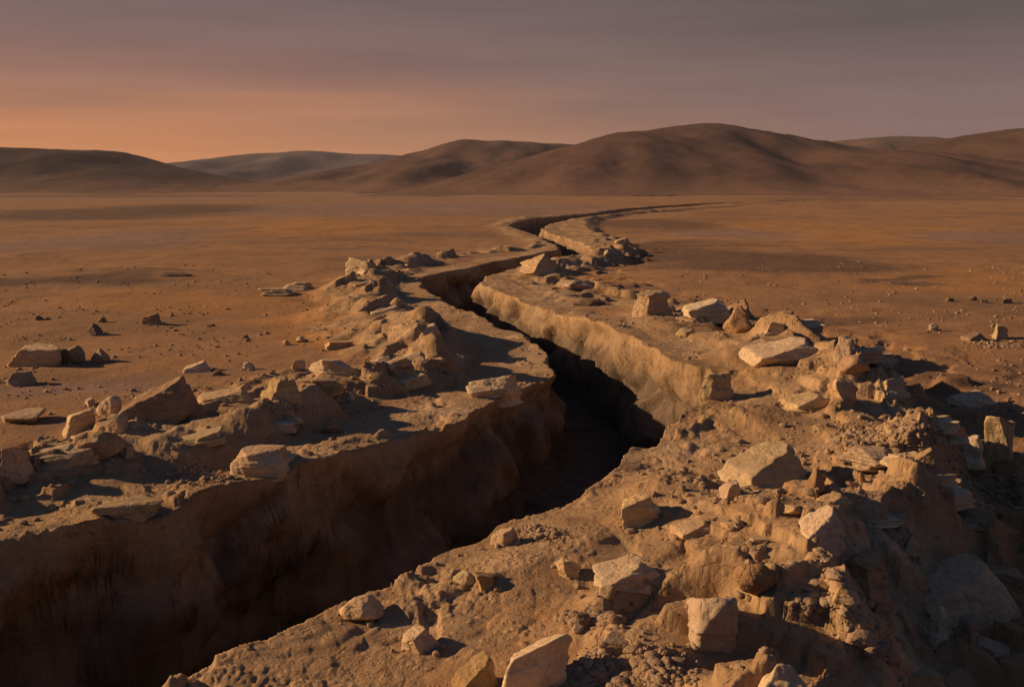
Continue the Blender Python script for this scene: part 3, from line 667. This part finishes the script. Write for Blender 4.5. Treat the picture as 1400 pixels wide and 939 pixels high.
GL = 'stones scattered on the sand beyond the trench'
GC = 'rocks along the crest of the spoil bank across the trench'
GS = 'stones on the shaded shelf across the trench'
GR = 'rocks along the crest of the spoil bank on the viewer\'s side'
GN = 'rocks on the sunlit slope down to the trench'
GB = 'rubble lying behind the spoil bank on the viewer\'s side'
GP = 'stones on the open plain behind the spoil bank'
ROCKS = [
 # ---- open sand beyond the trench
 ('boulder', 38, 501, 74, 31, 'block', 'p', 'broad low pale boulder half in shade, largest out on the open sand', GL, .2),
 ('rock', 95, 497, 40, 24, 'round', 'b', 'rounded earthy brown rock just behind and beside the broad low pale boulder', GL, None),
 ('rock', 27, 528, 44, 22, 'slab', 'b', 'flat-topped brown block with a long shadow, in front of the broad low pale boulder', GL, .1),
 ('rock', 136, 496, 26, 20, 'peak', 'b', 'small pointed brown rock with one pale face, far out between two mounds of sand', GL, None),
 ('rock', 124, 459, 24, 15, 'peak', 'd', 'dark pointed shard trailing a long dark shadow across the open sand', GL, None),
 ('rock', 203, 444, 32, 16, 'block', 'b', 'lone brown boulder lit on one side, farthest sizeable stone on the open sand', GL, .3),
 ('rock', 52, 438, 9, 7, 'round', 'd', 'tiny dark stone alone far out on the sand, leftmost of the distant ones', GL, None),
 ('rock', 138, 441, 11, 8, 'round', 'b', 'tiny brown stone lying just behind the dark pointed shard', GL, None),
 ('rock', 289, 447, 10, 6, 'wedge', 'd', 'tiny dark chip of stone on the sand, nearest to the sunlit flank of the bank', GL, None),
 ('rock', 268, 509, 36, 20, 'wedge', 'p', 'pale tilted slab with a bright square face, propped on the sand behind the bank', GL, .1),
 ('rock', 296, 514, 17, 8, 'slab', 'd', 'thin dark shard in the shadow of the pale tilted slab', GL, None),
 ('rock', 338, 506, 17, 11, 'round', 'p', 'small blurred pale stone between the tilted slab and the sunlit bank', GL, None),
 ('rock', 390, 472, 9, 7, 'round', 'p', 'smaller of two pale pebbles sitting together at the foot of the bank', GL, None),
 ('rock', 410, 468, 11, 9, 'round', 'p', 'larger of two pale pebbles sitting together at the foot of the bank', GL, None),
 ('rock', 335, 463, 7, 5, 'round', 'd', 'dark pebble on speckled sand, short of the two pale pebbles', GL, None),
 ('rock', 408, 398, 50, 12, 'slab', 'p', 'long thin pale slab lying flat at the far foot of the sunlit bank', GL, 0),
 ('rock', 376, 405, 52, 10, 'slab', 'p', 'low pale slab that tapers away onto the sand at the far foot of the bank', GL, 0),
 ('rock', 230, 378, 50, 6, 'slab', 'd', 'dark flat ledge of rock lying alone in the middle of the far plain', GL, 0),
 # ---- crest across the trench
 ('boulder', 212, 574, 108, 84, 'wedge', 'b', 'biggest boulder on the bank across the trench, pale ridge and dark sloping face', GC, .05),
 ('boulder', 146, 569, 34, 30, 'round', 'p', 'egg-shaped pale boulder leaning beside the biggest boulder on the bank', GC, None),
 ('rock', 121, 556, 19, 12, 'block', 'p', 'small pale block tucked behind the egg-shaped boulder', GC, None),
 ('rock', 106, 593, 54, 35, 'block', 'p', 'jagged pale slab with a notched lower edge on the crest', GC, .3),
 ('rock', 155, 595, 38, 27, 'slab', 'p', 'pale hollowed slab leaning on top of a coarse round boulder', GC, .2),
 ('boulder', 135, 624, 58, 37, 'round', 'b', 'coarse pitted round boulder below the jagged pale slab', GC, None),
 ('rock', 174, 628, 17, 18, 'block', 'p', 'small upright pale stone alone on the dark shelf near the coarse round boulder', GS, None),
 ('boulder', 18, 647, 46, 40, 'block', 'p', 'pale boulder with a black shaded side, at the left frame edge above the trench wall', GS, .3),
 ('rock', 46, 641, 16, 17, 'peak', 'b', 'small pointed brown stone beside the pale boulder at the left frame edge', GS, None),
 ('flat_rock', 20, 580, 62, 18, 'slab', 'p', 'bright flat slab capping the crest at the left frame edge', GC, .1),
 ('flat_rock', 300, 552, 88, 28, 'wedge', 'p', 'long pale slab rising to a thin bright edge, right of the biggest boulder', GC, .1),
 ('rock', 333, 535, 18, 11, 'round', 'p', 'pale cobble perched on the end of the long pale slab', GC, None),
 ('boulder', 384, 543, 62, 36, 'block', 'p', 'pale boulder with a black shaded end, midway along the crest', GC, .2),
 ('rock', 408, 504, 24, 14, 'block', 'p', 'pale squarish stone on the sand just outside the crest', GC, None),
 ('flat_rock', 452, 512, 66, 20, 'slab', 'p', 'pale flat slab, upper of two lying end to end on the bank', GC, .25),
 ('flat_rock', 440, 528, 55, 17, 'slab', 'p', 'pale flat slab, lower of two lying end to end on the bank', GC, .2),
 ('rock', 475, 546, 17, 13, 'wedge', 'p', 'small pale wedge on the shaded inner side of the crest', GS, None),
 ('rock', 535, 508, 11, 10, 'round', 'p', 'pale pebble shining alone in the wide blue shadow of the bank', GS, None),
 ('rock', 402, 578, 30, 12, 'slab', 'p', 'pair-like split pale stone on the shelf, at the tip of the shadow', GS, None),
 ('rock', 452, 594, 34, 14, 'slab', 'b', 'flat brown stone half sunk in the lit part of the shelf', GS, None),
 ('flat_rock', 345, 652, 120, 40, 'slab', 'p', 'big fissured pale slab hanging on the rim of the trench, long cracks across it', GS, .3),
 ('flat_rock', 160, 712, 110, 30, 'slab', 'p', 'pale overhanging lip of rock on the rim, nearest the left frame edge', GS, .2),
 ('flat_rock', 680, 546, 92, 34, 'slab', 'p', 'pale striped slab at the tip of the promontory where the trench turns', GS, .35),
 ('flat_rock', 585, 452, 40, 17, 'wedge', 'p', 'bright crag with a dark notch at the top of the sunlit bank', GC, .1),
 ('flat_rock', 490, 374, 44, 18, 'block', 'p', 'pale crag on the high far end of the sunlit bank', GC, None),
 ('rock', 520, 363, 14, 11, 'peak', 'd', 'small dark pointed rock on the far skyline of the bank', GC, None),
 ('rock', 460, 478, 44, 12, 'slab', 'p', 'pale ledge at the foot of the sunlit bank with a dark gap under it', GC, .2),
 # ---- crest of the bank on this side, from far to near
 ('rock', 830, 351, 9, 8, 'round', 'p', 'round pebble on the far bank where the shadow starts', GR, None),
 ('rock', 852, 333, 20, 10, 'wedge', 'p', 'pale end stone on the farthest lit spur of the bank', GR, None),
 ('flat_rock', 742, 376, 62, 25, 'peak', 'p', 'pale pointed crag beside the far bend of the trench', GR, 0),
 ('rock', 790, 398, 62, 16, 'slab', 'p', 'low pale ledge on the far bank, in front of the pointed crag', GR, .1),
 ('rock', 805, 417, 44, 8, 'slab', 'd', 'thin dark ledge on the flat top of the far bank', GR, 0),
 ('boulder', 895, 431, 64, 36, 'block', 'p', 'large rounded pale boulder on the far part of the bank, away from the trench', GR, .3),
 ('boulder', 968, 436, 66, 32, 'wedge', 'p', 'pale wedge of rock beside the large rounded boulder on the far bank', GR, .1),
 ('boulder', 1012, 455, 44, 34, 'peak', 'b', 'brown jagged rock at the break of the bank above the dark hollow', GR, None),
 ('rock', 940, 460, 26, 10, 'slab', 'p', 'small pale stone with a black slit under it, behind the trench corner', GR, None),
 ('boulder', 1064, 456, 40, 16, 'block', 'p', 'pale oblong boulder standing clear behind the bank in the shade', GP, .1),
 ('boulder', 1088, 496, 112, 46, 'wedge', 'p', 'broad pale outcrop pitted with dark holes, on top of the bank', GR, .1),
 ('boulder', 1160, 490, 34, 31, 'block', 'p', 'upright pale block at the end of the pitted outcrop, above the long shadow', GR, None),
 ('boulder', 1170, 505, 38, 24, 'round', 'b', 'rounded brown boulder below the upright pale block', GR, None),
 ('flat_rock', 985, 548, 62, 40, 'block', 'p', 'striated pale block standing at the sharp corner of the trench', GN, .5),
 ('flat_rock', 1110, 560, 72, 24, 'wedge', 'p', 'bright jagged slab, longer of two joined along the ridge of the bank', GR, .35),
 ('rock', 1155, 545, 40, 26, 'block', 'p', 'bright jagged block, higher of two joined along the ridge of the bank', GR, .3),
 ('boulder', 1220, 540, 46, 30, 'block', 'p', 'pale squared block at the far right end of the ridge', GR, .2),
 ('boulder', 1256, 550, 32, 27, 'wedge', 'b', 'tilted brown block leaning against the pale squared block', GR, None),
 ('flat_rock', 1188, 633, 84, 27, 'slab', 'p', 'bright winged slab jutting from the dark slope below the golden gravel', GR, .05),
 ('boulder', 1060, 668, 120, 80, 'wedge', 'p', 'massive pale outcrop with cracked ridges at the top of the slope', GR, .3),
 ('rock', 1004, 684, 40, 26, 'block', 'p', 'pale block with one black face under the massive outcrop', GN, None),
 ('rock', 1118, 668, 26, 34, 'peak', 'b', 'narrow upright brown rock right behind the massive outcrop', GR, None),
 ('rock', 1146, 690, 48, 20, 'wedge', 'p', 'leaning brown slab in the dark below the narrow upright rock', GB, None),
 ('flat_rock', 1205, 712, 66, 13, 'slab', 'p', 'long thin brown slab lying in deep shade', GB, .05),
 # ---- sunlit slope
 ('boulder', 878, 721, 78, 42, 'block', 'p', 'pale boulder with a hollow dark side, alone in the middle of the sand slope', GN, .3),
 ('flat_rock', 955, 733, 72, 30, 'wedge', 'p', 'pale broken slab on the slope below the hollow boulder', GN, .25),
 ('rock', 1000, 725, 26, 13, 'slab', 'p', 'small pale flat stone just past the broken slab', GN, None),
 ('flat_rock', 858, 800, 106, 50, 'wedge', 'p', 'long pale slab with a deep black overhang at its end', GN, .35),
 ('rock', 1038, 744, 28, 12, 'slab', 'p', 'pale cobble, upper of two below the flat ledge', GR, None),
 ('rock', 1036, 764, 20, 14, 'block', 'b', 'brown cobble, lower of two below the flat ledge', GR, None),
 ('rock', 1084, 700, 38, 13, 'slab', 'p', 'flat pale ledge stone butting against the tall angular rock', GR, .05),
 ('boulder', 1124, 750, 66, 74, 'wedge', 'p', 'tall angular rock with bright top and edge, standing on the crest', GR, .15),
 ('rock', 1121, 757, 18, 8, 'slab', 'p', 'topmost of four little slabs stacked below the tall angular rock', GR, None),
 ('rock', 1126, 767, 20, 9, 'slab', 'p', 'second from the top of four little slabs stacked below the tall angular rock', GR, None),
 ('rock', 1128, 779, 20, 9, 'slab', 'p', 'third from the top of four little slabs stacked below the tall angular rock', GR, None),
 ('rock', 1133, 793, 27, 13, 'slab', 'b', 'lowest of four little slabs stacked below the tall angular rock', GR, None),
 ('rock', 1158, 817, 46, 26, 'block', 'p', 'bright faceted stone at the foot of the little stack of slabs', GR, .2),
 ('boulder', 975, 878, 104, 92, 'block', 'p', 'tall pointed boulder with a pale lit face and black side, near the lower frame edge', GR, .8),
 ('boulder', 1040, 820, 64, 46, 'round', 'b', 'dark rounded boulder behind the tall pointed boulder', GR, None),
 ('rock', 1033, 803, 12, 16, 'round', 'p', 'small pale cobble resting against the dark rounded boulder', GR, None),
 ('boulder', 728, 952, 118, 88, 'block', 'p', 'great pale faceted boulder at the lower frame edge', GN, .3),
 ('flat_rock', 652, 948, 70, 70, 'wedge', 'b', 'leaning orange-brown slab left of the great pale faceted boulder', GN, .4),
 ('boulder', 1074, 990, 130, 118, 'peak', 'p', 'great ridged boulder cut by the lower frame edge, pale with dark cracks', GR, .1),
 ('boulder', 570, 893, 66, 42, 'block', 'p', 'pale boulder with a long black shadow streak, near the trench rim', GN, .3),
 ('boulder', 490, 852, 62, 38, 'round', 'p', 'rounded pale knob right on the lip of the trench', GN, .2),
 ('rock', 636, 802, 30, 22, 'round', 'p', 'pale rounded stone, smoother of a pair half buried in the slope', GN, None),
 ('rock', 665, 806, 36, 24, 'block', 'b', 'rough brown stone, darker of a pair half buried in the slope', GN, None),
 ('rock', 621, 787, 10, 8, 'round', 'p', 'pebble just above the half-buried pair', GN, None),
 ('boulder', 690, 747, 46, 28, 'block', 'p', 'square pale block on the rim at the inner bend of the trench', GN, .4),
 ('rock', 796, 857, 24, 20, 'round', 'd', 'dark round stone in the middle of the lower slope', GN, None),
 ('rock', 830, 818, 24, 17, 'block', 'p', 'small pale block under the long overhanging slab', GN, None),
 ('rock', 775, 790, 40, 26, 'slab', 'p', 'pale thin-edged slab in front of the long overhanging slab', GN, .35),
 ('flat_rock', 850, 885, 70, 26, 'slab', 'b', 'flat brown step of rock between the great boulder and the tall pointed one', GN, .2),
 # ---- rubble in the shade
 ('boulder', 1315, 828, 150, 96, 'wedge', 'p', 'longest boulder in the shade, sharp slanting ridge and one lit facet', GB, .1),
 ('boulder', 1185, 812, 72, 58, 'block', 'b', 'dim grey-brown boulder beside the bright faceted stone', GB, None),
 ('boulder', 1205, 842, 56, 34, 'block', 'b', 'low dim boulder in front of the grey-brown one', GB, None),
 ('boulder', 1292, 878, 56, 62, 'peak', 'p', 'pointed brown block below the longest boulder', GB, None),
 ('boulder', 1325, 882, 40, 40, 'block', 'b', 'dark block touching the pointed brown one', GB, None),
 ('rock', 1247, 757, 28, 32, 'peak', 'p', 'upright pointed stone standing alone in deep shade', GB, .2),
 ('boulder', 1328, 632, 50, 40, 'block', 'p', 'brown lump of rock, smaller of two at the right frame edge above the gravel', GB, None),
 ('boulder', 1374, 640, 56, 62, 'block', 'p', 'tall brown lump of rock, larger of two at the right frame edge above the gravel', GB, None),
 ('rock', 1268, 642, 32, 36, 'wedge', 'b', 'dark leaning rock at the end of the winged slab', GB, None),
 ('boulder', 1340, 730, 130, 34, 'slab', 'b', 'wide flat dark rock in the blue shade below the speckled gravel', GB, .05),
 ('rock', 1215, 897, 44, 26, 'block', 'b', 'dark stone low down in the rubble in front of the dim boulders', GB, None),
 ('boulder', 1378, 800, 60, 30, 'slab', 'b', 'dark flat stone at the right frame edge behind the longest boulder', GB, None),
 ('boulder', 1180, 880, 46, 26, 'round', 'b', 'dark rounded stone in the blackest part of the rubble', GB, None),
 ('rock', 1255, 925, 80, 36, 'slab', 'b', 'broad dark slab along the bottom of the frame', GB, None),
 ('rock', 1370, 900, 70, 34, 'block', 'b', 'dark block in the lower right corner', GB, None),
 ('rock', 1300, 412, 14, 5, 'slab', 'd', 'tiny dark stone, leftmost of a loose row far out on the plain', GP, None),
 ('rock', 1331, 411, 10, 6, 'round', 'd', 'tiny dark stone, second in a loose row far out on the plain', GP, None),
 ('rock', 1347, 414, 13, 5, 'slab', 'd', 'tiny dark stone, third in a loose row far out on the plain', GP, None),
 ('rock', 1380, 415, 18, 8, 'block', 'd', 'dark stone ending the loose row at the right frame edge', GP, None),
 # ---- open plain behind
 ('rock', 1278, 452, 13, 9, 'round', 'p', 'pale pebble, smallest and farthest of the loose stones on the plain', GP, None),
 ('boulder', 1336, 466, 28, 15, 'wedge', 'b', 'brown stone with a slanting lit side, left of the dark-ended boulder', GP, .2),
 ('boulder', 1373, 464, 32, 20, 'block', 'p', 'boulder with one lit and one black end far out on the plain', GP, .3),
 ('boulder', 1340, 555, 60, 25, 'wedge', 'p', 'long pale boulder with a black end at the edge of the big shadow', GP, .15),
 ('flat_rock', 1245, 389, 92, 5, 'slab', 'd', 'long flat dark ledge lying alone on the far plain behind the bank', GP, 0),
 ('rock', 1220, 496, 14, 5, 'slab', 'p', 'pale flat chip lit alone inside the long shadow', GP, None),
]
for r_ in ROCKS:
    nm, px, pb, ww, hh, shp, mt, lab, grp, rt = r_
    rock(nm, px, pb, ww, hh, shp, mt, lab, grp, rt)

# ------------------------------------------------------------------ gravel: too many to count, one scatter
def scatter_weights(seed):
    G = co.reshape(NY, NX, 3)
    e1 = np.linalg.norm(G[:-1, 1:] - G[:-1, :-1], axis=2); e2 = np.linalg.norm(G[1:, :-1] - G[:-1, :-1], axis=2)
    area = (e1 * e2).ravel()
    spv = SP.reshape(NY, NX)[:-1, :-1].ravel(); wv = WL.reshape(NY, NX)[:-1, :-1].ravel()
    px_ = G[:-1, :-1, 0].ravel(); py_ = G[:-1, :-1, 1].ravel()
    clump = smooth(.30 + 1.7 * fbm(px_ / 1.9, py_ / 1.9, seed, 3))
    wt = area * (.09 + spv ** 1.5) * (1 - wv) * clump * (py_ > 6) * (py_ < 75) * (np.abs(px_) < 2 + .60 * py_) / (1 + (py_ / 20) ** 1.7)
    lee_ = (px_ > 3.0 + .35 * (py_ - 9)) & (py_ < 26) & (px_ < 14)
    return G[:-1, :-1].reshape(-1, 3), wt, np.where(lee_, area * clump * (1 - wv), 0)


def rubble():
    """broken stones of 12 to 40 cm, each its own object; eight stone shapes, copied"""
    r = np.random.default_rng(55)
    G, wt, wl_ = scatter_weights(311)
    spots = []
    right = G[:, 0] > -2.6 + (G[:, 1] - 12.7) * .62          # this side of the trench, roughly
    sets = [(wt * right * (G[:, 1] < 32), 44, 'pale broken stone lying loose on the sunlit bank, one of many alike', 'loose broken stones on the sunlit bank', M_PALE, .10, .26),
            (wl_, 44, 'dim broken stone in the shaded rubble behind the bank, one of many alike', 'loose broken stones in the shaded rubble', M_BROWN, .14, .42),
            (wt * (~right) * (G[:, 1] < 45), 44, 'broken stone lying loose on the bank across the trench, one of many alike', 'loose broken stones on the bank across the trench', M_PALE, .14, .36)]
    along = lambda L: np.min([np.hypot(G[:, 0] - q[0], G[:, 1] - q[1]) for q in L if 6 < q[1] < 75], axis=0)
    sub = (np.abs(G[:, 0]) < 2 + .56 * G[:, 1]) & (G[:, 1] > 9) & (G[:, 1] < 70)
    Gs = G; G = G[sub]; edge_l = np.minimum(along(LEFT_RIM[::2]) + .2, along(LEFT_CREST)); edge_r = along(RIGHT_CREST); G = Gs
    clear = (SDV.reshape(NY, NX)[:-1, :-1].ravel() > .45) & ((G[:, 1] > 16.5) | ~right)
    for e_, side_, n, lab, grp in ((edge_l, ~right, 36, 'flat pale slab bedded in the bank across the trench, one of many alike', 'flat slabs bedded along the bank across the trench'),
                                   (edge_r, right, 30, "flat pale slab bedded in the crest of the nearer bank, one of many alike", "flat slabs bedded along the crest on the viewer's side")):
        w_ = np.zeros(len(G)); w_[sub] = wt[sub] * (e_ < .9) * clear[sub] * side_[sub] * (1 + (G[sub, 1] / 20) ** 1.3) / (.05 + wt[sub] * 0 + 1)
        cdf = np.cumsum(w_); cdf /= cdf[-1]
        meshes = []
        for k in range(7):
            V, F = rock_verts(5000 + k * 31, 'slab' if k % 3 else 'wedge', 5, 3.0)
            m_ = mesh_np('flat_rock', V * np.array([.5, .40, .16]), F); m_.materials.append(M_PALE); meshes.append(m_)
        src = None
        for i in range(n):
            b = G[np.searchsorted(cdf, r.random())]
            if src is None: o = src = bpy.data.objects.new('flat_rock', meshes[0])
            else: o = src.copy(); o.data = meshes[i % 7]
            col.objects.link(o)
            sz = r.uniform(.6, 1.5) * (.8 + float(b[1]) / 90)
            o.scale = (sz, sz * r.uniform(.6, 1), sz * r.uniform(.7, 1.1))
            o.rotation_euler = (r.normal(0, .08), -abs(r.normal(.12, .10)), r.uniform(-.6, .6))
            o.location = (float(b[0]), float(b[1]), float(b[2]) - .035 * sz)
            o['label'] = lab; o['category'] = 'rock'; o['group'] = grp
    for w_, n, lab, grp, mt, s0, s1 in sets:
        protos = []
        for k in range(8):
            V, F = rock_verts(4000 + k * 17 + int(s0 * 1000), ['block', 'wedge', 'slab', 'block', 'peak', 'slab', 'block', 'round'][k], 4)
            protos.append((mesh_np('rock', V * np.array([.5, .42, .32 if k % 3 else .22]), F), V))
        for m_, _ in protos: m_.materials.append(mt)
        cdf = np.cumsum(w_); cdf /= cdf[-1]
        src = None
        for i in range(n):
            b = G[np.searchsorted(cdf, r.random())]
            me_ = protos[r.integers(8)][0]
            if src is None: o = src = bpy.data.objects.new('rock', me_)
            else: o = src.copy(); o.data = me_
            col.objects.link(o)
            sz = s0 + (s1 - s0) * r.random() ** 2.2
            o.scale = (sz * r.uniform(.85, 1.3), sz * r.uniform(.8, 1.1), sz * r.uniform(.8, 1.15))
            o.rotation_euler = (r.normal(0, .25), r.normal(0, .25), r.uniform(0, 6.28))
            o.location = (float(b[0]), float(b[1]), float(b[2]) + .06 * sz)
            o['label'] = lab; o['category'] = 'rock'; o['group'] = grp


def gravel():
    r = np.random.default_rng(99)
    G, wt, wl_ = scatter_weights(301)
    wt = wt * (SDV.reshape(NY, NX)[:-1, :-1].ravel() > .05) + wl_ * .30 / (1 + (G[:, 1] / 22) ** 1.6)
    cdf = np.cumsum(wt); cdf /= cdf[-1]
    n = 12000
    pick = np.searchsorted(cdf, r.random(n))
    base = G[pick]
    size = np.clip(r.lognormal(-3.15, .6, n), .014, .13)
    # crumbs gathered round the foot of every rock
    extra = []
    for o in list(col.objects):
        if o.type == 'MESH' and o.get('category') in ('rock', 'boulder') and o.location.y < 45 and not o.get('group', '').startswith('loose'):
            rad = max(o.dimensions.x, o.dimensions.y) * .5
            for k in range(int(6 + 10 * min(rad, 1))):
                a = r.uniform(0, 6.28); q = rad * r.uniform(.75, 1.35)
                x_, y_ = o.location.x + math.cos(a) * q, o.location.y + math.sin(a) * q
                extra.append((x_, y_, zat(x_, y_)))
    heap = []                                    # patches of coarse speckled gravel
    for px_, py_, w_, h_, m_ in [(1178, 600, 74, 40, 900), (1248, 594, 70, 34, 800), (1350, 668, 112, 46, 1500), (1112, 822, 56, 26, 700), (870, 915, 150, 60, 1800), (1196, 888, 34, 18, 300), (810, 845, 90, 16, 600), (270, 650, 120, 26, 700), (740, 730, 60, 18, 500), (1360, 472, 90, 16, 500)]:
        for k in range(m_):
            q = np.clip(r.normal(0, .45, 2), -1.1, 1.1)
            l_ = drop(px_ + q[0] * w_ / 2, py_ + q[1] * h_ / 2)
            if l_ is not None: heap.append(tuple(l_))
    ne, nh = len(extra), len(heap)
    base = np.vstack([base, np.array(extra), np.array(heap)])
    size = np.concatenate([size, np.clip(r.lognormal(-3.1, .5, ne), .02, .12), np.clip(r.lognormal(-3.8, .65, nh), .010, .10)])
    np_ = 3200                                   # thin scatter of pebbles over the open sand
    ok_ = (SDV.reshape(NY, NX)[:-1, :-1].ravel() > .1) & (G[:, 1] > 14) & (G[:, 1] < 70) & (np.abs(G[:, 0]) < 2 + .6 * G[:, 1])
    Gp = G[ok_]; dens = (Gp[:, 1] ** 2) / (1 + (Gp[:, 1] / 20) ** 2.2) * smooth(.35 + 1.6 * fbm(Gp[:, 0] / 5, Gp[:, 1] / 5, 331, 3))
    cp_ = np.cumsum(dens); cp_ /= cp_[-1]
    base = np.vstack([base, Gp[np.searchsorted(cp_, r.random(np_))]]); size = np.concatenate([size, np.clip(r.lognormal(-3.0, .5, np_), .02, .12)])
    n = len(base)
    D, F = ico(2)
    VV = np.empty((n, len(D), 3), np.float32)
    for i in range(n):
        k = r.integers(5, 9)
        N_ = r.normal(0, 1, (k, 3)); N_ /= np.linalg.norm(N_, axis=1)[:, None]
        o_ = r.uniform(.55, .95, k)
        c = D @ N_.T
        rr = np.where(c > .05, o_ / np.maximum(c, .05), 9).min(1)
        v = D * np.minimum(rr, 1.0)[:, None] * size[i] * np.array([1, r.uniform(.6, 1), r.uniform(.45, .85)])
        a = r.uniform(0, 6.28)
        ca, sa = math.cos(a), math.sin(a)
        VV[i] = np.stack([v[:, 0] * ca - v[:, 1] * sa, v[:, 0] * sa + v[:, 1] * ca, v[:, 2]], 1) + base[i] + np.array([0, 0, size[i] * .15])
    FF = (F[None] + (np.arange(n) * len(D))[:, None, None]).reshape(-1, 3)
    o = link('gravel', mesh_np('gravel', VV.reshape(-1, 3), FF, False), M_GRAVEL)
    o['kind'] = 'stuff'; o['label'] = 'loose gravel strewn over the spoil banks'


rubble()
bpy.context.view_layer.update()
gravel()


# ------------------------------------------------------------------ light
sun = bpy.data.lights.new('sun', 'SUN'); sun.energy = 5.0; sun.color = (1.0, .66, .36); sun.angle = math.radians(.6)
so = bpy.data.objects.new('sun', sun); col.objects.link(so)
tv = Vector((math.cos(SUN_EL) * math.cos(SUN_AZ), -math.cos(SUN_EL) * math.sin(SUN_AZ), -math.sin(SUN_EL)))
so.rotation_euler = tv.to_track_quat('-Z', 'Y').to_euler(); so.location = (-40, 20, 30)

w = bpy.data.worlds.new('World'); sc.world = w; w.use_nodes = True
T = w.node_tree; T.nodes.clear()
K = NT.__new__(NT); K.t = T
tcw = K.n('ShaderNodeTexCoord').outputs['Generated']
sep = K.n('ShaderNodeSeparateXYZ'); K.l(tcw, sep.inputs[0])
# long cloud bars: noise stretched along the horizon
bars = K.noise(tcw, 1.0, 5, .55, (1.6, 1.6, 26.0))
bars2 = K.noise(tcw, 1.0, 6, .6, (3.0, 3.0, 40.0))
el = K.math('ADD', sep.outputs[2], K.math('ADD', K.math('MULTIPLY', K.math('SUBTRACT', bars, .5), .055), K.math('MULTIPLY', K.math('SUBTRACT', bars2, .5), .018)))
el = K.math('MULTIPLY', el, 2.5)           # 0..0.4 of height over the ramps


def lin(r, g, b):
    f = lambda c: ((c / 255 + .055) / 1.055) ** 2.4 if c > 10 else c / 255 / 12.92
    return (f(r), f(g), f(b))


DK = (.016, .041, .108)
west = K.ramp(el, [(0.0, lin(228, 146, 86)), (.09, lin(222, 143, 88)), (.15, lin(194, 129, 93)), (.23, lin(160, 115, 98)), (.34, lin(130, 103, 98)), (.47, lin(113, 95, 98)), (.75, (.060, .056, .070)), (1.0, DK)])
mid_ = K.ramp(el, [(0.0, lin(182, 126, 92)), (.10, lin(170, 121, 96)), (.20, lin(136, 107, 97)), (.38, lin(114, 96, 97)), (.52, lin(100, 88, 91)), (.75, (.055, .054, .068)), (1.0, DK)])
east = K.ramp(el, [(0.0, lin(132, 104, 98)), (.14, lin(128, 104, 104)), (.28, lin(112, 94, 97)), (.40, lin(90, 82, 82)), (.52, lin(84, 79, 78)), (.75, (.052, .054, .066)), (1.0, DK)])
ax = K.math('ADD', sep.outputs[0], K.math('MULTIPLY', K.math('SUBTRACT', bars, .5), .25))
f1_ = K.n('ShaderNodeMapRange', interpolation_type='SMOOTHSTEP'); K.l(ax, f1_.inputs[0]); f1_.inputs[1].default_value = -.32; f1_.inputs[2].default_value = .17
f2_ = K.n('ShaderNodeMapRange', interpolation_type='SMOOTHSTEP'); K.l(ax, f2_.inputs[0]); f2_.inputs[1].default_value = -.02; f2_.inputs[2].default_value = .45
sky = K.mix(f2_.outputs[0], K.mix(f1_.outputs[0], west, mid_), east)
# behind the viewer the dusk sky is already dim
bk = K.n('ShaderNodeMapRange', interpolation_type='SMOOTHSTEP'); K.l(sep.outputs[1], bk.inputs[0]); bk.inputs[1].default_value = .45; bk.inputs[2].default_value = -.25
br_ = K.ramp(bars2, [(.35, (.90, .90, .92)), (.65, (1.10, 1.09, 1.07))])
sky = K.mix(1.0, sky, br_, 'MULTIPLY')
sky = K.mix(bk.outputs[0], sky, (.028, .048, .100))
bg1 = K.n('ShaderNodeBackground'); K.l(sky, bg1.inputs['Color']); bg1.inputs['Strength'].default_value = 1.0
ns = K.n('ShaderNodeTexSky', sky_type='NISHITA', sun_disc=False, sun_elevation=SUN_EL, sun_rotation=math.radians(-90) + SUN_AZ, dust_density=3.0)
bg2 = K.n('ShaderNodeBackground'); K.l(ns.outputs[0], bg2.inputs['Color']); bg2.inputs['Strength'].default_value = .0015
ad = K.n('ShaderNodeAddShader'); K.l(bg1.outputs[0], ad.inputs[0]); K.l(bg2.outputs[0], ad.inputs[1])
ow = K.n('ShaderNodeOutputWorld'); K.l(ad.outputs[0], ow.inputs['Surface'])

# ------------------------------------------------------------------ air
hm = bpy.data.materials.new('haze_air'); hm.use_nodes = True; hm.node_tree.nodes.clear()
hv = hm.node_tree.nodes.new('ShaderNodeVolumePrincipled'); hv.inputs['Density'].default_value = HAZE
hv.inputs['Color'].default_value = (.80, .72, .74, 1); hv.inputs['Anisotropy'].default_value = 0.0
ho = hm.node_tree.nodes.new('ShaderNodeOutputMaterial'); hm.node_tree.links.new(hv.outputs[0], ho.inputs['Volume'])
x0, x1, y0, y1, z0, z1 = -4600, 4600, -40, 3400, -9, 110
bv = np.array([(x, y, z) for z in (z0, z1) for y in (y0, y1) for x in (x0, x1)])
bf = np.array([(0, 2, 3, 1), (4, 5, 7, 6), (0, 1, 5, 4), (1, 3, 7, 5), (3, 2, 6, 7), (2, 0, 4, 6)])
hz = link('haze', mesh_np('haze', bv, bf, False), hm); hz['kind'] = 'stuff'

vs = sc.view_settings
vs.view_transform = 'Standard'; vs.look = 'None'; vs.exposure = 0; vs.gamma = 1; vs.use_curve_mapping = False
sc.cycles.use_denoising = True
sc.cycles.max_bounces = 6
sc.cycles.diffuse_bounces = 1
sc.cycles.volume_bounces = 0
